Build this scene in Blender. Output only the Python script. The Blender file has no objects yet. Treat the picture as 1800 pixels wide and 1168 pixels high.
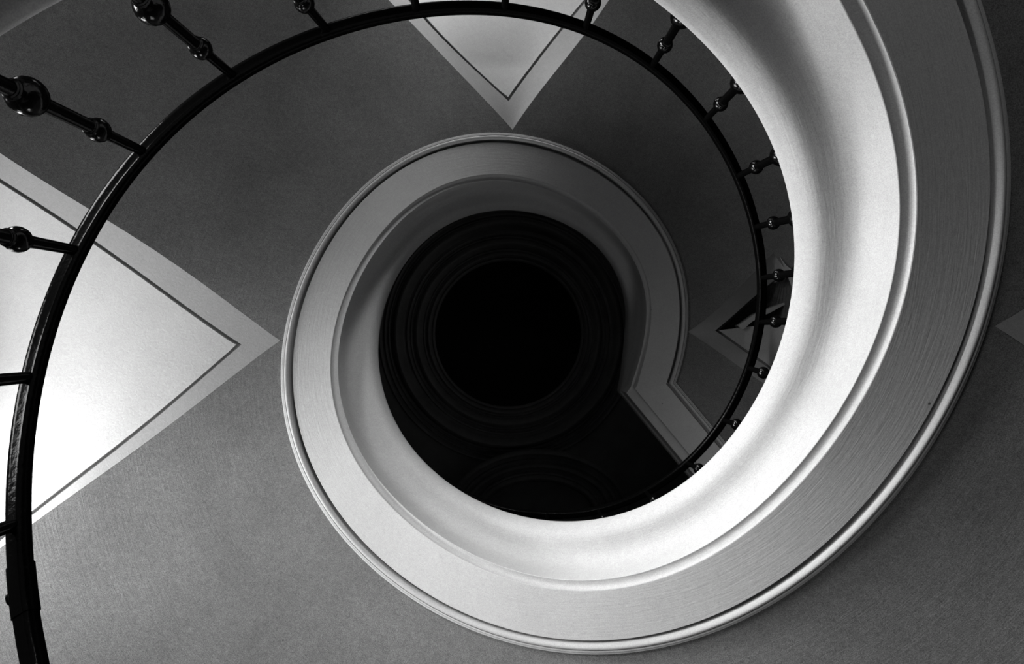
import bpy, bmesh, math
import numpy as np
from math import sin, cos, pi, sqrt, atan2, hypot, radians, degrees, floor
from mathutils import Vector, Matrix

# ------------------------------------------------------------------ set-out
# The stair is a true helix about a vertical axis; the camera stands in the well
# at the origin, 1.5 m above the floor, and looks straight up (+Z).
F_PX = 1200.0
AX, AY = 0.08115, -0.00866          # stair axis in plan
PITCH = 0.64546                     # rise per radian
ZM0 = -1.72587                      # height of the string's outer moulding at angle 0
ZR0 = -0.2139                       # height of the handrail at angle 0
RWALL = 3.75                        # inside radius of the round stair wall
DROP = 1.2                          # rise of the vault over its springing
TH0 = radians(62)                   # start of the flight
FLOOR_Z = -1.5
CEIL_Z = 11.0

COEF = {
 'E': (5.0789, 13.1229, [1.02335, 0.0161, 0.15296, 0.01225, 0.0085, -0.00307, 0.00297, -0.0018, -0.00497, -0.00425, -0.0054]),
 'F': (5.4802, 13.0333, [1.22006, -0.01092, 0.0672, -0.0039, 0.00871, -0.00675, -0.00251, 0.00322, -0.00318, 0.00228, -0.01676]),
 'S': (5.6118, 12.9129, [1.46989, -0.00022, 0.04932, 0.00223, 0.00942, -0.00696, -0.00464, 0.00439, -0.00369, 0.00182, -0.01335]),
 'M': (5.6420, 12.8772, [1.54904, 0.00462, 0.0433, 0.0039, 0.00749, -0.00562, -0.0055, 0.0031, -0.00046, 0.00114, -0.01241]),
}
RAILC = (2.5740, 7.7680, [1.30778, 0.004, -0.00016, -0.00807, 0.00663, 0.00177, -0.01263, 0.00285, -0.00013, 0.00307, 0.0025, -0.00142])


def plan_r(k, t):
    lo, hi, c = COEF[k]
    tt = min(max(t, lo), hi + 0.02)
    m, s = (lo + hi) / 2, (hi - lo) / 2
    v = c[0] + c[1] * (tt - m) / s + c[2] * max(0.0, (tt - hi + .6) / .6) ** 2
    for n in range(1, 5):
        v += c[1 + 2 * n] * cos(n * tt) + c[2 + 2 * n] * sin(n * tt)
    if t < lo:
        w = min(1.0, (lo - t) / 1.35)
        v = v * (1 - w) + (.967 if k == 'E' else c[0]) * w
    return v


def rail_r(t):
    lo, hi, c = RAILC
    tt = min(max(t, lo), hi)
    m, s = (lo + hi) / 2, (hi - lo) / 2
    v = c[0] + c[1] * (tt - m) / s
    for n in range(1, 6):
        v += c[2 * n] * cos(n * tt) + c[1 + 2 * n] * sin(n * tt)
    return v


def pol(R, t, z):
    return Vector((AX + R * cos(t), AY + R * sin(t), z))


def zm(t):
    return ZM0 + PITCH * t


def drop(R):
    u = min(max((R - 1.55) / (RWALL - 1.55), 0.0), 1.0)
    return .03 + DROP * (sqrt(max(0.0, 1 - u * u)) - 1)


def vault_z(R, t):
    return zm(t) + drop(R)


# ------------------------------------------------------------------ materials
def new_mat(name):
    m = bpy.data.materials.new(name)
    m.use_nodes = True
    nt = m.node_tree
    return m, nt, nt.nodes['Principled BSDF']


def plaster(name, grey, var=.10, grain=.10, bump=.25, rough=.9, specks=True, brush=0.0):
    m, nt, b = new_mat(name)
    N, L = nt.nodes.new, nt.links.new
    tc = N('ShaderNodeTexCoord')
    big = N('ShaderNodeTexNoise'); big.inputs['Scale'].default_value = 2.3
    big.inputs['Detail'].default_value = 5; big.inputs['Roughness'].default_value = .6
    fine = N('ShaderNodeTexNoise'); fine.inputs['Scale'].default_value = 260
    fine.inputs['Detail'].default_value = 2
    mid = N('ShaderNodeTexNoise'); mid.inputs['Scale'].default_value = 34
    mid.inputs['Detail'].default_value = 4; mid.inputs['Distortion'].default_value = 1.2
    for n in (big, fine, mid):
        L(tc.outputs['Object'], n.inputs['Vector'])
    a = N('ShaderNodeMapRange'); a.inputs[1].default_value = .3; a.inputs[2].default_value = .7
    a.inputs[3].default_value = grey * (1 - var); a.inputs[4].default_value = grey * (1 + var)
    L(big.outputs['Fac'], a.inputs[0])
    g = N('ShaderNodeMapRange'); g.inputs[1].default_value = .3; g.inputs[2].default_value = .7
    g.inputs[3].default_value = 1 - grain; g.inputs[4].default_value = 1 + grain
    L(fine.outputs['Fac'], g.inputs[0])
    g2 = N('ShaderNodeMapRange'); g2.inputs[1].default_value = .3; g2.inputs[2].default_value = .7
    g2.inputs[3].default_value = 1 - grain * .3; g2.inputs[4].default_value = 1 + grain * .3
    L(mid.outputs['Fac'], g2.inputs[0])
    mu = N('ShaderNodeMath'); mu.operation = 'MULTIPLY'
    L(a.outputs[0], mu.inputs[0]); L(g.outputs[0], mu.inputs[1])
    mu2 = N('ShaderNodeMath'); mu2.operation = 'MULTIPLY'
    L(mu.outputs[0], mu2.inputs[0]); L(g2.outputs[0], mu2.inputs[1])
    last = mu2
    if specks:
        vo = N('ShaderNodeTexVoronoi'); vo.inputs['Scale'].default_value = 3.2
        L(tc.outputs['Object'], vo.inputs['Vector'])
        sp = N('ShaderNodeMapRange'); sp.inputs[1].default_value = .012; sp.inputs[2].default_value = .022
        sp.inputs[3].default_value = .25; sp.inputs[4].default_value = 1
        L(vo.outputs['Distance'], sp.inputs[0])
        mu3 = N('ShaderNodeMath'); mu3.operation = 'MULTIPLY'
        L(last.outputs[0], mu3.inputs[0]); L(sp.outputs[0], mu3.inputs[1])
        last = mu3
    cc = N('ShaderNodeCombineColor')
    for i in range(3):
        L(last.outputs[0], cc.inputs[i])
    L(cc.outputs[0], b.inputs['Base Color'])
    b.inputs['Roughness'].default_value = rough
    b.inputs['Specular IOR Level'].default_value = .2
    bp = N('ShaderNodeBump'); bp.inputs['Strength'].default_value = bump; bp.inputs['Distance'].default_value = .004
    hgt = mid.outputs['Fac']
    if brush:
        # trowel strokes that follow the curve of the stair: noise stretched round the axis
        mp = N('ShaderNodeMapping'); mp.inputs['Location'].default_value = (-AX, -AY, 0)
        L(tc.outputs['Object'], mp.inputs['Vector'])
        sx = N('ShaderNodeSeparateXYZ'); L(mp.outputs[0], sx.inputs[0])
        def M(op, u, v=None, w=None):
            q = N('ShaderNodeMath'); q.operation = op
            for i, val in enumerate((u, v)):
                if val is None: continue
                if isinstance(val, (int, float)): q.inputs[i].default_value = val
                else: L(val, q.inputs[i])
            return q.outputs[0]
        rad = M('SQRT', M('ADD', M('MULTIPLY', sx.outputs[0], sx.outputs[0]), M('MULTIPLY', sx.outputs[1], sx.outputs[1])))
        ang = M('ARCTAN2', sx.outputs[1], sx.outputs[0])
        hz = M('SUBTRACT', sx.outputs[2], M('MULTIPLY', ang, PITCH))
        cv = N('ShaderNodeCombineXYZ')
        L(M('MULTIPLY', rad, 95.0), cv.inputs[0]); L(M('MULTIPLY', ang, 9.0), cv.inputs[1]); L(M('MULTIPLY', hz, 60.0), cv.inputs[2])
        st = N('ShaderNodeTexNoise'); st.inputs['Scale'].default_value = 1.0; st.inputs['Detail'].default_value = 3
        st.inputs['Distortion'].default_value = .6
        L(cv.outputs[0], st.inputs['Vector'])
        hgt = M('ADD', M('MULTIPLY', mid.outputs['Fac'], .5), M('MULTIPLY', st.outputs['Fac'], brush))
    L(hgt, bp.inputs['Height']); L(bp.outputs[0], b.inputs['Normal'])
    return m


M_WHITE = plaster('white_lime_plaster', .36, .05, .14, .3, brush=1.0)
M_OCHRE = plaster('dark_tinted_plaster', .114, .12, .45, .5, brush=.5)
M_PANEL = plaster('white_panel_plaster', .36, .05, .13, .3)
M_FRAME = plaster('grey_frame_plaster', .25, .05, .12, .3)
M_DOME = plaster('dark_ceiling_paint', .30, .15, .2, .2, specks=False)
M_OCULUS = plaster('oculus_shade_black', .03, .15, .2, .2, specks=False)  # near-black colour stands in for the shade inside the oculus recess
M_WALL = plaster('wall_plaster', .03, .06, .05, .2)
M_STONE = plaster('stone_steps', .02, .1, .1, .3)


def iron(name, gloss):
    m, nt, b = new_mat(name)
    N, L = nt.nodes.new, nt.links.new
    nt.nodes.remove(b)
    df = N('ShaderNodeBsdfDiffuse'); df.inputs['Color'].default_value = (.0015, .0015, .0015, 1)
    gl = N('ShaderNodeBsdfGlossy'); gl.inputs['Color'].default_value = (gloss, gloss, gloss, 1); gl.inputs['Roughness'].default_value = .15
    ad = N('ShaderNodeAddShader'); L(df.outputs[0], ad.inputs[0]); L(gl.outputs[0], ad.inputs[1])
    L(ad.outputs[0], nt.nodes['Material Output'].inputs['Surface'])
    tc = N('ShaderNodeTexCoord'); n = N('ShaderNodeTexNoise')
    n.inputs['Scale'].default_value = 60; n.inputs['Detail'].default_value = 4
    L(tc.outputs['Object'], n.inputs['Vector'])
    bp = N('ShaderNodeBump'); bp.inputs['Strength'].default_value = .35; bp.inputs['Distance'].default_value = .003
    L(n.outputs['Fac'], bp.inputs['Height']); L(bp.outputs[0], df.inputs['Normal']); L(bp.outputs[0], gl.inputs['Normal'])
    return m


M_IRON = iron('black_wrought_iron', .02)
M_RAIL = iron('black_rail_iron', .004)


def simple(name, grey, rough=.6, emit=0):
    m, nt, b = new_mat(name)
    b.inputs['Base Color'].default_value = (grey, grey, grey, 1)
    b.inputs['Roughness'].default_value = rough
    if emit:
        b.inputs['Emission Color'].default_value = (1, 1, 1, 1)
        b.inputs['Emission Strength'].default_value = emit
    return m


M_FRAMEW = simple('painted_window_frame', .5)
M_BLACK = simple('dark_opening', .01, .9)

# ------------------------------------------------------------------ builders
COL = bpy.context.scene.collection


class MB:
    def __init__(s):
        s.v, s.f = [], []

    def grid(s, rows, flip=False, close=False):
        base = len(s.v); n = len(rows[0])
        for r in rows:
            s.v += [tuple(p) for p in r]
        for i in range(len(rows) - 1):
            for j in range(n if close else n - 1):
                a, b = base + i * n + j, base + i * n + (j + 1) % n
                c, d = b + n, a + n
                s.f.append((a, d, c, b) if flip else (a, b, c, d))
        return base

    def ngon(s, pts, flip=False):
        b = len(s.v); s.v += [tuple(p) for p in pts]
        q = list(range(b, b + len(pts)))
        s.f.append(tuple(reversed(q)) if flip else tuple(q))

    def box(s, M, hx, hy, hz):
        b = len(s.v)
        for x in (-hx, hx):
            for y in (-hy, hy):
                for z in (-hz, hz):
                    s.v.append(tuple(M @ Vector((x, y, z))))
        for q in ((0, 1, 3, 2), (4, 6, 7, 5), (0, 4, 5, 1), (2, 3, 7, 6), (0, 2, 6, 4), (1, 5, 7, 3)):
            s.f.append(tuple(b + i for i in q))

    def build(s, name, mat, parent=None, smooth=True, angle=35):
        me = bpy.data.meshes.new(name)
        me.from_pydata(s.v, [], s.f); me.update()
        bm = bmesh.new(); bm.from_mesh(me)
        bmesh.ops.remove_doubles(bm, verts=bm.verts, dist=1e-5)
        bmesh.ops.dissolve_degenerate(bm, dist=1e-6, edges=bm.edges)
        if smooth:
            for f in bm.faces: f.smooth = True
            lim = radians(angle)
            for e in bm.edges:
                if len(e.link_faces) == 2 and e.calc_face_angle(0) > lim: e.smooth = False
        bm.to_mesh(me); bm.free()
        me.materials.append(mat)
        o = bpy.data.objects.new(name, me); COL.objects.link(o)
        if parent: o.parent = parent
        return o


def empty(name, loc, label, cat, group=None):
    o = bpy.data.objects.new(name, None); COL.objects.link(o)
    o.location = loc; o['label'] = label; o['category'] = cat
    if group: o['group'] = group
    bpy.context.view_layer.update()
    return o


def adopt(o, parent):
    o.parent = parent
    o.matrix_parent_inverse = parent.matrix_basis.inverted()
    return o


def structure(o, label=None):
    o['kind'] = 'structure'
    if label: o['label'] = label
    return o


# ------------------------------------------------------------------ staircase
def frange(a, b, st):
    n = max(1, int(math.ceil((b - a) / st)))
    return [a + (b - a) * i / n for i in range(n + 1)]


T_END = 12.877                                   # 738 deg: outer moulding meets the landing
ENDS = {'M': 12.885, 'S': 12.913, 'F': 13.035, 'E': 13.123}


def end_t(R):
    # mitre line: the inner edge runs on further round than the outer one
    ks = [(1.2, ENDS['E']), (1.252, ENDS['F']), (1.502, ENDS['S']), (1.585, ENDS['M'])]
    if R <= ks[0][0]: return ks[0][1]
    for (r0, t0), (r1, t1) in zip(ks, ks[1:]):
        if R <= r1: return t0 + (t1 - t0) * (R - r0) / (r1 - r0)
    return ENDS['M']


PROFILE = []                                     # (kind, a, h): kind 'M','S','F': R=curve+a ; 'C': E+(B-E)*a
PROFILE += [('M', -.002, .07), ('M', -.001, .037), ('M', -.0015, .014), ('M', -.003, .009), ('M', -.0125, .006), ('M', -.0135, .013), ('M', -.015, .013), ('M', -.016, .000),
            ('M', -.018, -.003), ('M', -.0255, -.004), ('M', -.0265, .008)]
for i in range(15):                              # big roll
    a = pi * i / 14
    PROFILE.append(('M', -.0425 + .0157 * cos(a), .008 - .024 * sin(a)))
PROFILE += [('M', -.0585, .035), ('M', -.060, .070), ('S', .004, .070), ('S', .0005, .006), ('S', -.004, .000)]
PROFILE += [('F', .05, .001), ('F', .003, .000), ('F', 0, .0015), ('F', -.0012, .012), ('F', -.004, .022), ('F', -.010, .029),
            ('F', -.018, .032), ('F', -.030, .031), ('F', -.038, .028)]
COVE = [(1.0, .03), (1.0, .08), (1.0, .13), (.99, .17), (.965, .2), (.92, .225), (.85, .245), (.75, .262), (.64, .273), (.5, .280),
        (.36, .286), (.26, .293), (.17, .306), (.1, .327), (.05, .352), (.015, .378), (0, .395), (0, .42), (.06, .445), (.16, .45)]
PROFILE += [('C', q, h) for q, h in COVE]
PROFILE += [('F', .3, .45), ('F', .5, .45)]


def prof_R(k, a, t):
    if k == 'C':
        e = plan_r('E', t); b = plan_r('F', t) - .04
        return e + (b - e) * a
    return plan_r(k, t) + a


def profile_row(tn):
    """one section of the string at nominal angle tn (mitred at the top end)"""
    w = 0.0
    if tn > 12.0: w = (tn - 12.0) / (T_END - 12.0)
    row = []
    for k, a, h in PROFILE:
        t = tn
        for _ in range(2):
            R = prof_R(k, a, t)
            t = tn + (end_t(R) - T_END) * w * w
        row.append((R, t, h))
    return row


stair = empty('spiral_staircase', (AX, AY, FLOOR_Z), 'pale plastered spiral staircase winding up around the open well', 'staircase')

rows = []
for tn in frange(TH0, T_END, radians(1.25)):
    rows.append([pol(R, t, zm(t) + h) for R, t, h in profile_row(tn)])
# split into parts along the profile
iM = next(i for i, p in enumerate(PROFILE) if p[0] == 'S')
iF = next(i for i, p in enumerate(PROFILE) if p[0] == 'F') + 1
iC = next(i for i, p in enumerate(PROFILE) if p[0] == 'C')
i_top = len(PROFILE) - 1
BEAM_D = Vector((.638, .770, 0)).normalized()
last = rows[-1]
beam = []
for d in (0, .25, .6, 1.0, 1.3, 1.65, 2.0):
    beam.append([p + BEAM_D * d for p in last])


def strip(src, a, b):
    return [r[a:b + 1] for r in src]


SEG = {'roll_moulding': (0, iM), 'soffit_band': (iM, iF), 'cavetto_groove': (iF, iC), 'inner_face': (iC, i_top)}
LAB = {'roll_moulding': 'rounded roll moulding along the outer edge of the string',
       'soffit_band': 'flat plain band on the underside of the string',
       'cavetto_groove': 'thin hollow moulding between flat band and inner face',
       'inner_face': 'smooth white curved inner face of the string'}
string = None
for nm in ('inner_face', 'soffit_band', 'cavetto_groove', 'roll_moulding'):
    a, b = SEG[nm]
    m = MB(); m.grid(strip(rows, a, b))
    o = m.build(nm, M_WHITE)
    o['label'] = LAB[nm]
    adopt(o, stair)
    m = MB(); m.grid(strip(beam, a, b))
    o2 = m.build('landing_edge', M_WHITE, angle=40)
    if nm == 'inner_face':
        landing = o2; o2['label'] = 'straight edge of the upper landing where the spiral ends'
        adopt(o2, stair)
    else:
        o2.name = 'landing_' + nm
        o2.parent = landing                      # a sub-part; both meshes are in world coordinates

# steps above the vault (one stepped body)
m = MB()
n0 = int(math.ceil(TH0 / radians(15))); n1 = int(radians(690) / radians(15))
for k in range(n0, n1):
    t0, t1 = k * radians(15), (k + 1) * radians(15) - .0005
    z = zm(t1) + .47
    lo, hi = [], []
    rr = [1.66, 3.70]
    ts = frange(t0, t1, radians(3))
    m.grid([[pol(r, t, z) for t in ts] for r in rr])
    m.grid([[pol(r, t0, zz) for r in rr] for zz in (z - .20, z)])
    m.grid([[pol(1.66, t, zz) for t in ts] for zz in (z - .20, z)])
o = m.build('steps', M_STONE, smooth=False); adopt(o, stair)

# ------------------------------------------------------------------ vault and lunettes
def img_dir(u, v):
    return (u - 900) / F_PX, (v - 584) / F_PX


def back_vault(pts, tg):
    out = []
    for u, v in pts:
        x, y = img_dir(u, v); prev = None; z = .3
        while z < 9:
            X, Y = x * z - AX, y * z - AY
            R = hypot(X, Y); t = atan2(Y, X); t += 2 * pi * round((tg - t) / (2 * pi))
            g = z - vault_z(R, t)
            if prev is not None and prev < 0 <= g:
                out.append((R, t)); break
            prev = g; z += .004
    return out


def interp(tab, R):
    """piecewise-linear R -> t, extrapolated linearly at the outer end"""
    if R <= tab[0][0]: return tab[0][1]
    for (r0, t0), (r1, t1) in zip(tab, tab[1:]):
        if R <= r1 and r1 > r0: return t0 + (t1 - t0) * (R - r0) / (r1 - r0)
    (r0, t0), (r1, t1) = tab[-3], tab[-1]
    return t1 + (t1 - t0) / (r1 - r0) * (R - r1)


def mono(tab):
    out = [tab[0]]
    for p in tab[1:]:
        if p[0] > out[-1][0] + 1e-4: out.append(p)
    return out


def smooth_arm(tab):
    """clean quadratic through a measured arm, pinned at its tip"""
    if len(tab) < 4: return tab
    r0, t0 = tab[0]
    x = np.array([q[0] - r0 for q in tab[1:]]); y = np.array([q[1] - t0 for q in tab[1:]])
    n = 2 if len(tab) < 6 else 3
    A = np.stack([x ** (k + 1) for k in range(n)], 1)
    c = np.linalg.lstsq(A, y, rcond=None)[0]
    xs = np.linspace(0, x[-1], 24)
    return [(r0 + float(v), t0 + float(sum(c[k] * v ** (k + 1) for k in range(n)))) for v in xs]


class Lunette:
    def __init__(s, tg, ol, ou, il=None, iu=None, rend=RWALL - .012, ext=None, arch=0.0):
        s.tg = tg; s.rend = rend; s.arch = arch
        a, b = mono(back_vault(ol, tg)), mono(back_vault(ou, tg))
        tip = ((a[0][0] + b[0][0]) / 2, (a[0][1] + b[0][1]) / 2)
        a[0] = b[0] = tip
        a, b = smooth_arm(a), smooth_arm(b)
        if ext: a = mono(a + [q for q in back_vault(ext, tg)])
        s.lo_t, s.hi_t = a, b; s.rtip = tip[0]; s.ttip = tip[1]
        s.il_img, s.iu_img = il, iu

    def lo(s, R): return max(interp(s.lo_t, R), s.ttip - .62)
    def hi(s, R): return min(interp(s.hi_t, R), s.ttip + .62)

    def cap(s, R, t):
        a, b = s.lo(R), s.hi(R)
        if b - a < 1e-5: return vault_z(R, t)
        u = (2 * t - a - b) / (b - a)
        za, zb = vault_z(R, a), vault_z(R, b)
        return za + (zb - za) * (u + 1) / 2 + ((.03 - drop(R)) * 1.1 + s.arch * min((b - a) / 2 * R, .45)) * max(-.3, 1 - u * u)

    def back_cap(s, pts):
        out = []
        for u, v in pts:
            x, y = img_dir(u, v); prev = None; z = .3
            while z < 9:
                X, Y = x * z - AX, y * z - AY
                R = hypot(X, Y); t = atan2(Y, X); t += 2 * pi * round((s.tg - t) / (2 * pi))
                g = z - s.cap(min(R, 4.5), t)
                if R < 5 and prev is not None and prev < 0 <= g:
                    out.append((R, t)); break
                prev = g if R < 5 else None; z += .004
        return mono(out)

    def inner(s):
        if s.il_img:
            a, b = s.back_cap(s.il_img), s.back_cap(s.iu_img)
            tip = ((a[0][0] + b[0][0]) / 2, (a[0][1] + b[0][1]) / 2)
            a[0] = b[0] = tip
            a, b = smooth_arm(a), smooth_arm(b)
        else:
            a = [(s.rtip + .24, s.ttip)] + [(R, s.lo(R) + .155 / R) for R in (2.1, 2.5, 3.0, 3.4)]
            b = [(s.rtip + .24, s.ttip)] + [(R, s.hi(R) - .155 / R) for R in (2.1, 2.5, 3.0, 3.4)]
        return a, b


def P(s):
    v = [tuple(float(c) for c in q.split(',')) for q in s.split(';')]
    return v


LUN = {
 'low': Lunette(2 * pi, P("1748,573.6;1772,556.5;1800,541"), P("1748,574;1768.5,599;1800,622")),
 'left': Lunette(3 * pi, P("492.5,599;418,654;315,734;260,779;167,840;52,927;8,958"),
                 P("492.5,599;469,582;394,525.5;291,455;192,388.6;160,369;0,269"),
                 P("425,606;349,673;274,733;213,787;133,847;52,910"), P("425,606;360,561.5;294.5,515;192,441.6;117,389;0,314")),
 'top': Lunette(3.5 * pi, P("901,228.6;846,169;791,112;745.7,61.7;717,37.7;695,12;685,2"),
                P("901,228.6;942,171;985.7,114;1023.4,65;1071,0"),
                P("894,178;846,135;798,88;745.7,32;717,0"), P("894,178;928.6,130;963,84.6;988,52.6;1024.6,9"), arch=.3),
 'right': Lunette(4 * pi, P("1209,583.5;1236,567;1267,536.4;1300,504;1329.7,478;1365.7,439.3"),
                  P("1209,584;1245,607;1277,629;1305,648.4;1342.5,675"),
                  P("1257,581.6;1272,570;1300,544;1328.4,520;1349,502;1362,492.5"),
                  P("1257,581.6;1282,599.6;1314,621.5;1333.5,634;1341,641"), rend=2.6, ext=P("1384,486;1402,540"), arch=.35),
}
L = LUN['low']
# only the first few centimetres of the low bay are seen: continue it like its neighbours
L.lo_t = [(L.rtip, L.ttip)] + [(R, L.ttip + dt) for R, dt in ((1.82, -.098), (2.18, -.2), (2.67, -.285), (3.13, -.345))]
L.hi_t = [(L.rtip, L.ttip)] + [(R, L.ttip + dt) for R, dt in ((1.82, .078), (2.18, .19), (2.67, .285), (3.13, .345))]


def rr_list(r0, r1, n):
    # finer near the wall where the vault turns down
    return [r0 + (r1 - r0) * sin(pi / 2 * i / n) ** .9 for i in range(n + 1)]


vm = MB()
RS_ALL = None
RS = sorted(set([round(r, 5) for r in rr_list(1.5, RWALL, 44)]))


RS_ALL = sorted(RS + [q.rtip for q in LUN.values()] + [q.rtip + .0015 for q in LUN.values()])


def bay(lo_fn, hi_fn, ncol, flip=False):
    rows = []
    for R0 in RS_ALL:
        a, b = lo_fn(R0), hi_fn(R0)
        row = []
        for j in range(ncol + 1):
            t = a + (b - a) * j / ncol
            R = R0
            if R0 == RS[0]: R = plan_r('M', t) + .0005
            elif R0 < plan_r('M', t) + .004: R = plan_r('M', t) + .001 + (R0 - RS[0]) * .02
            row.append(pol(R, t, vault_z(max(R, 1.55), t)))
        rows.append(row)
    vm.grid(rows, flip)


EPS = .0005
bay(lambda R: TH0, lambda R: LUN['low'].lo(R) - EPS, 150)
bay(lambda R: LUN['low'].hi(R) + EPS, lambda R: LUN['left'].lo(R) - EPS, 90)
bay(lambda R: LUN['left'].hi(R) + EPS, lambda R: LUN['top'].lo(R) - EPS, 50)


def right_lo(R):
    t = LUN['right'].lo(R)
    return t


bay(lambda R: LUN['top'].hi(R) + EPS, lambda R: min(right_lo(R), LUN['right'].ttip) - EPS, 50)
# beyond the last lunette: ruled patch down to the landing edge
Lr = LUN['right']
edge_in = [pol(plan_r('M', t) + .001, t, vault_z(1.55, t)) for t in frange(Lr.ttip + EPS, ENDS['M'], .04)]
corner = edge_in[-1]
dist = [.15, .4, .7, 1.0, 1.4, 1.9, 2.5, 3.0]
edge_in2 = edge_in + [corner + BEAM_D * d for d in dist]
n = len(edge_in2)
edge_out = []
for i in range(n):
    R = Lr.rtip + (3.6 - Lr.rtip) * (i / (n - 1)) ** 1.1
    t = min(Lr.hi(R), Lr.ttip + .45) + EPS
    edge_out.append(pol(R, t, vault_z(min(R, 2.6), t)))
vm.grid([[a.lerp(b, k / 10) for k in range(11)] for a, b in zip(edge_in2, edge_out)], True)
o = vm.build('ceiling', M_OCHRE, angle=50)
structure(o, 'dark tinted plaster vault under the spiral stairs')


def off(tab, d):
    """shift an arm sideways by d (towards +angle)"""
    return [(r, t + d / (max(r, .5) * .8)) for r, t in tab]


def make_lunette(Lu, label, group=None, niche=False):
    tipz = Lu.cap(Lu.rtip, Lu.ttip)
    root = empty('vault_lunette', pol(Lu.rtip, Lu.ttip, tipz), label, 'vault panel', group)
    il, iu = Lu.inner()
    rit = il[0][0]; tit = il[0][1]
    rend = Lu.rend
    n = 40
    G, REC, DEP = .024, .014, .05
    rows_l, rows_h = [], []
    P2l, P2h = [], []
    rows_gl, rows_gh = [], []
    r2 = rit + G / .57
    for i in range(n + 1):
        f = i / n
        Ro = Lu.rtip + (rend - Lu.rtip) * f
        Ri = rit + (rend - rit) * f
        R2 = r2 + (rend - r2) * f
        for side, src, rows_f, rows_g, P2 in ((0, il, rows_l, rows_gl, P2l), (1, iu, rows_h, rows_gh, P2h)):
            to = Lu.lo(Ro) if side == 0 else Lu.hi(Ro)
            ti = interp(src, Ri) if i else tit
            sgn = 1 if side == 0 else -1
            t2 = interp(src, R2) + sgn * G / (R2 * .8) if i else tit
            if sgn * (t2 - tit) > 0 and i < 3: t2 = tit
            row = []
            for k in range(7):
                R = Ro + (Ri - Ro) * k / 6; t = to + (ti - to) * k / 6
                row.append(pol(R, t, Lu.cap(R, t)))
            rows_f.append(row)
            zi = Lu.cap(Ri, ti); z2 = Lu.cap(R2, t2)
            rows_f[-1].append(pol(Ri, ti, zi + DEP))
            rows_g.append([pol(Ri, ti, zi + DEP), pol(R2, t2, z2 + DEP)])
            P2.append((R2, t2, z2))
    fm = MB(); fm.grid(rows_l); fm.grid(rows_h, True)
    fr = fm.build('frame', M_FRAME, angle=40); adopt(fr, root)
    gm = MB(); gm.grid(rows_gl); gm.grid(rows_gh, True)
    pm = MB()
    rows_p = []
    for (ra, ta, za), (rb, tb, zb) in zip(P2l, P2h):
        row = []
        for k in range(25):
            R = ra + (rb - ra) * k / 24; t = ta + (tb - ta) * k / 24
            row.append(pol(R, t, Lu.cap(R, t) + REC))
        rows_p.append(row)
    if not niche:
        # panel with the side walls of the groove
        pm.grid([[pol(r, t, z + DEP), pol(r, t, Lu.cap(r, t) + REC)] for r, t, z in P2l])
        pm.grid([[pol(r, t, z + DEP), pol(r, t, Lu.cap(r, t) + REC)] for r, t, z in P2h], True)
        pm.grid(rows_p)
    else:
        # the upper half of this bay is an open arched recess
        half = 12
        pm.grid([r[half:] for r in rows_p])
        pm.grid([[pol(r, t, z + DEP), pol(r, t, Lu.cap(r, t) + REC)] for r, t, z in P2h], True)
        up = Vector((0, 0, .30))
        nm_ = MB()
        nm_.grid([[r[half], r[half] + up] for r in rows_p])
        nm_.grid([[r[0] + up, r[half] + up] for r in rows_p])
        nm_.grid([[r[0], r[0] + up] for r in rows_p], True)
        ob = nm_.build('recess', M_OCHRE, smooth=False); adopt(ob, root)
        ob['label'] = 'dark arched opening in the upper half of the panel'
        arch = []
        for (u0, v0), (u1, v1) in (((1297, 573.5), (1306, 580)), ((1312, 563), (1322, 566)), ((1328, 552), (1336, 557)),
                                   ((1345, 555 - 10), (1352, 555 - 4)), ((1366, 537), (1370, 541)), ((1390, 528), (1391, 530))):
            z = tipz + .12
            arch.append([Vector((*[c * z for c in img_dir(u0, v0)], z)), Vector((*[c * z for c in img_dir(u1, v1)], z)),
                         Vector((*[c * z for c in img_dir(u1, v1)], z + .12)), Vector((*[c * z for c in img_dir(u0, v0)], z + .12))])
        am = MB(); am.grid(arch, close=True)
        ob = am.build('arch_band', M_WHITE, smooth=False); adopt(ob, root)
        ob['label'] = 'pale arched band inside the opening'
    pn = pm.build('panel', M_PANEL, angle=40); adopt(pn, root)
    gv = gm.build('groove', M_FRAME, smooth=False)
    gv.parent = fr
    gv['label'] = 'dark shadow groove between frame and panel'
    if niche: pass
    return root


make_lunette(LUN['left'], 'bright white triangular vault panel with pale frame, behind the handrail at left')
make_lunette(LUN['top'], 'grey triangular vault panel with pale frame pointing down at the top of the spiral')
make_lunette(LUN['right'], 'dim triangular vault panel with dark arched opening, seen between the balusters at right', niche=True)
make_lunette(LUN['low'], 'dark triangular vault panel outside the big bright curve at the right edge')

# ------------------------------------------------------------------ room shell
WIN = [  # centre angle, bottom z, top z, half width  (windows of the round wall)
 ('window_1', 162, 2.9, 3.7, .55),
 ('window_2', 107, 1.7, 2.6, .5),
 ('window_3', 216, 1.5, 2.5, .5),
 ('window_4', 270, 2.9, 3.9, .5),
 ('window_5', 190, .95, 1.85, .45),
]


def wall():
    m = MB()
    ts = frange(0, 2 * pi, radians(3))
    zs = frange(FLOOR_Z, CEIL_Z, .5)
    m.grid([[pol(RWALL + .01, t, z) for t in ts] for z in zs], True)
    o = m.build('wall_round', M_WALL); structure(o, 'round plaster wall enclosing the staircase')


wall()
m = MB(); m.ngon([pol(RWALL + .01, 2 * pi * i / 96, FLOOR_Z) for i in range(96)])
structure(m.build('floor', M_STONE, smooth=False), 'stone floor at the foot of the stairs')


def lathe(m, c, prof, n=96):
    rows = []
    for i in range(n + 1):
        a = 2 * pi * i / n
        rows.append([Vector((c[0] + r * cos(a), c[1] + r * sin(a), z)) for r, z in prof])
    m.grid(rows)


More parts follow.
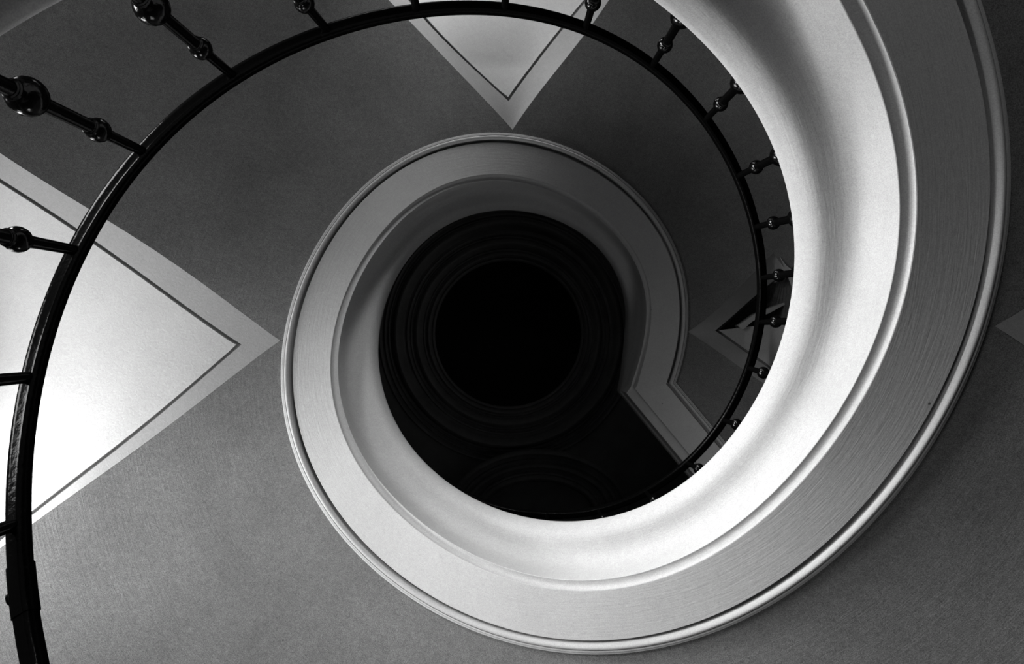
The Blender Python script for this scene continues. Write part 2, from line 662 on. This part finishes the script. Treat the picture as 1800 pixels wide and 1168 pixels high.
def dome():
    c = (-7 / F_PX * CEIL_Z, 3 / F_PX * CEIL_Z)
    k = CEIL_Z / F_PX
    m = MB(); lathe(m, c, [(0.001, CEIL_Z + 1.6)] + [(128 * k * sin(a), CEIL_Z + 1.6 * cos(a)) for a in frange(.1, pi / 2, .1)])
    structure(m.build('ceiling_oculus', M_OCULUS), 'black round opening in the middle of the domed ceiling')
    prof = []
    def bead(r0, r1, h):
        return [(k * (r0 + (r1 - r0) * i / 8), CEIL_Z - h * sin(pi * i / 8)) for i in range(9)]
    for r0, r1, h in ((128, 134, .05), (134, 143, .1), (145, 149, .04), (150, 166, .14), (168, 172, .04), (173, 179, .07), (184, 204, .17), (206, 211, .05), (213, 218, .06), (222, 228, .05)):
        prof += bead(r0, r1, h)
    prof += [(RWALL + .3, CEIL_Z)]
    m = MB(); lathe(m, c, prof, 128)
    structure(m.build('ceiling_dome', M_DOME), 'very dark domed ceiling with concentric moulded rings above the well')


dome()


def oval():
    z0 = 10.6; k = z0 / F_PX
    c = ((946 - 900) * k, (906 - 584) * k)
    m = MB()
    for sx, sy, w, h in ((156, 110, 10, .12), (140, 97, 7, .06), (128, 86, 9, .1), (112, 74, 6, .08), (104, 66, 14, .12)):
        rows = []
        for i in range(97):
            a = 2 * pi * i / 96
            row = []
            for j in range(9):
                q = w * cos(pi * j / 8) / 2
                row.append(Vector((c[0] + (sx + q) * k * cos(a), c[1] + (sy + q) * k * sin(a), z0 + .02 - h * sin(pi * j / 8))))
            rows.append(row)
        m.grid(rows)
    m.ngon([Vector((c[0] + 162 * k * cos(a), c[1] + 116 * k * sin(a), z0 + .02)) for a in [2 * pi * i / 96 for i in range(96)]])
    o = m.build('ceiling_oval', M_DOME); structure(o, 'very dark oval moulded field beside the domed ceiling')


oval()


def window(nm, deg, zb, zt, hw):
    t = radians(deg); dt = hw / RWALL
    c = pol(RWALL - .05, t, (zb + zt) / 2)
    R = Matrix.Translation(c) @ Matrix.Rotation(t, 4, 'Z')
    H = (zt - zb) / 2
    m = MB()
    for y in (-hw, 0, hw): m.box(R @ Matrix.Translation((0, y, 0)), .03, .03, H + .03)
    for z in (-H, -H / 3, H / 3, H): m.box(R @ Matrix.Translation((0, 0, z)), .03, hw + .03, .025)
    fr = m.build(nm, M_FRAMEW, smooth=False); structure(fr, 'tall daylight window in the round wall')
    m = MB(); m.box(R @ Matrix.Translation((.035, 0, 0)), .004, hw, H)
    g = m.build('glass', GLOW, smooth=False); g.parent = fr


GLOW = simple('daylit_glass', .8, .3, .6)
for w in WIN: window(*w)

# ------------------------------------------------------------------ balustrade
T_R0, T_R1 = radians(100), radians(500)
bal = empty('balustrade', pol(1.31, T_R0, ZR0 + PITCH * T_R0 - 1.06), 'black wrought iron handrail on turned balusters spiralling up the stair edge', 'balustrade')


def rail_section(t, sc=1.0):
    R = rail_r(t); z = ZR0 + PITCH * t
    p = pol(R, t, z)
    tan = Vector((-R * sin(t), R * cos(t), PITCH)).normalized()
    rad = Vector((cos(t), sin(t), 0))
    up = rad.cross(tan).normalized()
    if up.z < 0: up = -up
    sec = [(-.0235, -.006), (-.0245, .004), (-.021, .013), (-.010, .019), (.010, .019), (.021, .013), (.0245, .004), (.0235, -.006),
           (.017, -.0125), (.008, -.0145), (-.004, -.0145), (-.010, -.0165), (-.017, -.0135)]
    return [p + rad * (x * sc * 1.1) + up * (y * sc * 1.1) for x, y in sec]


m = MB()
m.grid([rail_section(t) for t in frange(T_R0, T_R1, radians(1.5))], close=True)
m.ngon(rail_section(T_R0)); m.ngon(rail_section(T_R1), True)
rail = m.build('handrail', M_RAIL, angle=40); adopt(rail, bal)
m = MB()
tt = frange(radians(151.3), radians(155.8), radians(.75))
m.grid([rail_section(t, 1.10) for t in tt], close=True); m.ngon(rail_section(tt[0], 1.10)); m.ngon(rail_section(tt[-1], 1.10), True)
slv = m.build('rail_sleeve', M_RAIL, angle=40); adopt(slv, bal)
slv.parent = rail; slv.matrix_parent_inverse = Matrix()
slv['label'] = 'joint sleeve around the handrail at lower left'
# flattened rivet head under the outer half of the sleeve
sec = rail_section(radians(153.2), 1.10)
rc = (sec[8] + sec[7]) / 2
tdir = (rail_section(radians(153.7))[8] - rail_section(radians(152.7))[8]).normalized()
sd = (sec[7] - sec[9]).normalized()
nd = tdir.cross(sd).normalized()
if nd.z > 0: nd = -nd
m = MB(); rws = []
for i in range(7):
    a = pi / 2 * i / 6
    rws.append([rc + (tdir * (.016 * cos(b)) + sd * (.0085 * sin(b))) * cos(a) + nd * (.0065 * sin(a) - .001) for b in [2 * pi * j / 20 for j in range(20)]])
m.grid(rws, close=True)
rv = m.build('rivet', M_IRON, angle=60); rv.parent = rail


def baluster_mesh(kind):
    m = MB()
    n = 20

    def lat(prof):
        rows = []
        for i in range(n + 1):
            a = 2 * pi * i / n
            rows.append([Vector((r * cos(a), r * sin(a), -d)) for r, d in prof])
        m.grid(rows)

    def ball(d, r, sh):
        out = [(sh - .001, d - r - .006), (sh + .003, d - r - .001), (sh + .003, d - r + .003)]
        for i in range(1, 24):
            a = pi * i / 24
            q = r * sin(a)
            if q > sh + .002: out.append((q, d - r * cos(a)))
        # turned rings under the ball
        out += [(sh + .003, d + r - .003), (sh + .007, d + r - .001), (sh + .007, d + r + .003), (sh + .003, d + r + .005),
                (sh + .004, d + r + .009), (sh - .001, d + r + .011)]
        return out
    if kind == 'shaft':
        lat([(.0145, -.004), (.0155, .15), (.0185, .27), (.0185, .7), (.016, .9), (.0165, 1.02), (.026, 1.03), (.03, 1.04), (.03, 1.0565), (.001, 1.0565)])
    elif kind == 'small':
        lat(ball(0, .033, .0165))
    else:
        lat(ball(0, .046, .0185))
    return m


BAL = [  # (attachment px, second point px) only used to read the angle and lean of each baluster
 (240, 262, 35, 165), (400, 125, 270, 15), (570, 45, 532, 0), (733, 22, 729, -6), (888, 15, 889, -10), (1030, 45, 1043, 0),
 (1150, 110, 1195, 35), (1245, 205, 1300, 148), (1307, 303, 1370, 272), (1330, 394, 1390, 380), (1340, 489, 1400, 480),
 (1340, 561, 1390, 558.5), (1325, 645, 1347, 652), (1275, 740, 1298, 748), (1218, 822, 1230, 828)]
lean = {}
angs = [159.8, 174.6, 189.6, 204.2, 219.9, 235.3, 249.9, 265.2, 280.3, 294.9, 310.0, 323.7, 335.6, 347.4, 358.0, 369.6, 384.3, 399.2, 413.0, 427.5, 443.0, 458.0, 473.0, 488.0]
angs = [115.0, 130.0, 145.0] + angs
protos = {k: None for k in ('shaft', 'small', 'big')}
meshes = {}


def part_obj(kind, name):
    if kind not in meshes:
        o = baluster_mesh(kind).build(name, M_IRON, angle=50)
        meshes[kind] = o.data
        return o
    o = bpy.data.objects.new(name, meshes[kind]); COL.objects.link(o)
    return o


LEAN = {}
for u0, v0, u1, v1 in BAL:
    x0, y0 = img_dir(u0, v0); x1, y1 = img_dir(u1, v1)
    best = None
    tg = atan2(y0, x0)
    z = None
    for it in range(30):
        t = tg if z is None else atan2(y0 * z - AY, x0 * z - AX)
        while t < radians(140): t += 2 * pi
        if v0 > 584 and u0 > 900 and t < radians(300): t += 2 * pi
        z = ZR0 + PITCH * t
    z1 = z * hypot(x0, y0) / hypot(x1, y1)
    d = Vector((x1 * z1 - x0 * z, y1 * z1 - y0 * z, 0)) / (z - z1)
    LEAN[round(degrees(t))] = d
for a in angs:
    t = radians(a)
    top = pol(rail_r(t), t, ZR0 + PITCH * t - .012)
    key = min(LEAN, key=lambda k: abs(k - a))
    d = LEAN[key] if abs(key - a) < 4 else Vector((0, 0, 0))
    if d.length > .28: d = d * (.28 / d.length)
    axis = Vector((d.x, d.y, -1)).normalized()
    rot = Vector((0, 0, -1)).rotation_difference(axis).to_matrix().to_4x4()
    sc = 1.0
    sh = part_obj('shaft', 'baluster')
    length = 1.0565
    # foot stands on the string top
    foot = pol(1.31, t, zm(atan2((top + axis * 1.06).y - AY, (top + axis * 1.06).x - AX) + 2 * pi * round((t - atan2((top + axis * 1.06).y - AY, (top + axis * 1.06).x - AX)) / (2 * pi))) + .472)
    need = (top.z - foot.z) / abs(axis.z) / length
    sh.matrix_world = Matrix.Translation(top) @ rot @ Matrix.Diagonal((1, 1, need, 1))
    W = sh.matrix_world.copy()
    adopt(sh, bal); sh.matrix_world = W
    bpy.context.view_layer.update()
    for kind, nm, dd in (('small', 'small_knop', .22), ('big', 'ball_knop', .49), ('small', 'small_knop', .76)):
        k = part_obj(kind, nm)
        k.parent = sh
        k.matrix_parent_inverse = W.inverted()
        k.matrix_world = Matrix.Translation(top + axis * dd) @ rot

# ------------------------------------------------------------------ light
LIGHTS = {}


def area(nm, deg, r, z, w, h, power, aim, spread=180):
    t = radians(deg)
    li = bpy.data.lights.new(nm, 'AREA'); li.shape = 'RECTANGLE'; li.size = w; li.size_y = h; li.energy = power
    li.spread = radians(spread)          # narrowed to keep light off nearby vault; no reveals are modelled
    o = bpy.data.objects.new(nm, li); COL.objects.link(o)
    o.location = pol(r, t, z)
    d = Vector(aim) - o.location
    o.rotation_euler = d.to_track_quat('-Z', 'Y').to_euler()
    LIGHTS[nm] = o


LTAB = [  # name, angle, radius, height, width, height of lamp, watts, aim, spread
 ('daylight_left', 162, 3.6, 3.4, .9, .5, 88, (AX, AY, 3.7), 180),
 ('daylight_left_low', 151, 3.6, 2.65, .9, .8, 25, (AX, AY, 3.3), 180),
 ('daylight_lunette', 180, 3.6, 3.7, .9, .7, 7, (AX, AY, 4.1), 180),
 ('daylight_upper_left', 216, 3.6, 2.0, .9, .9, 53, (AX, AY, 2.1), 90),
 ('daylight_mid_left', 191, 3.6, 1.4, .9, .9, 39, (AX, AY, 1.5), 90),
 ('daylight_top', 258, 3.6, 3.3, .9, .9, 14, (AX, AY, 3.5), 75),
 ('fill_top_lunette', 258, 3.5, 4.75, .8, .5, 17, (.5, -.9, 5.2), 125),  # added fill to lift the top panel and band; no window stands here
 ('daylight_bottom', 107, 3.6, 2.15, .9, .8, 19, (AX, AY, 2.6), 180),
 ('fill_foot', 255, 2.9, -1.0, .9, .8, 42, (AX, AY, 1.5), 180),  # added up-light at the foot; no doorway stands there
 ('fill_landing', 45, 3.4, 5.2, .9, .9, 3, (AX, AY, 6.4), 110),  # added fill for the landing underside; no window stands here
 ('fill_hall', 270, 3.4, 7.7, .9, .9, 0.9, (AX, AY, 8.6), 140),  # added fill so the dark ceiling rings show; no window stands here
]
WORLD = .00
for q in LTAB: area(*q)

w = bpy.data.worlds.new('world'); bpy.context.scene.world = w; w.use_nodes = True
bg = w.node_tree.nodes['Background']; bg.inputs[0].default_value = (1, 1, 1, 1); bg.inputs[1].default_value = WORLD

# ------------------------------------------------------------------ camera
cam = bpy.data.cameras.new('camera'); co = bpy.data.objects.new('camera', cam); COL.objects.link(co)
cam.sensor_width = 36; cam.lens = 36 * F_PX / 1800
cam.clip_start = .02; cam.clip_end = 100
co.location = (0, 0, 0); co.rotation_euler = (pi, 0, 0)
sc = bpy.context.scene
sc.camera = co
sc.view_settings.view_transform = 'Standard'; sc.view_settings.look = 'None'
sc.view_settings.gamma = 1; sc.view_settings.use_curve_mapping = False
sc.view_settings.exposure = 0.3
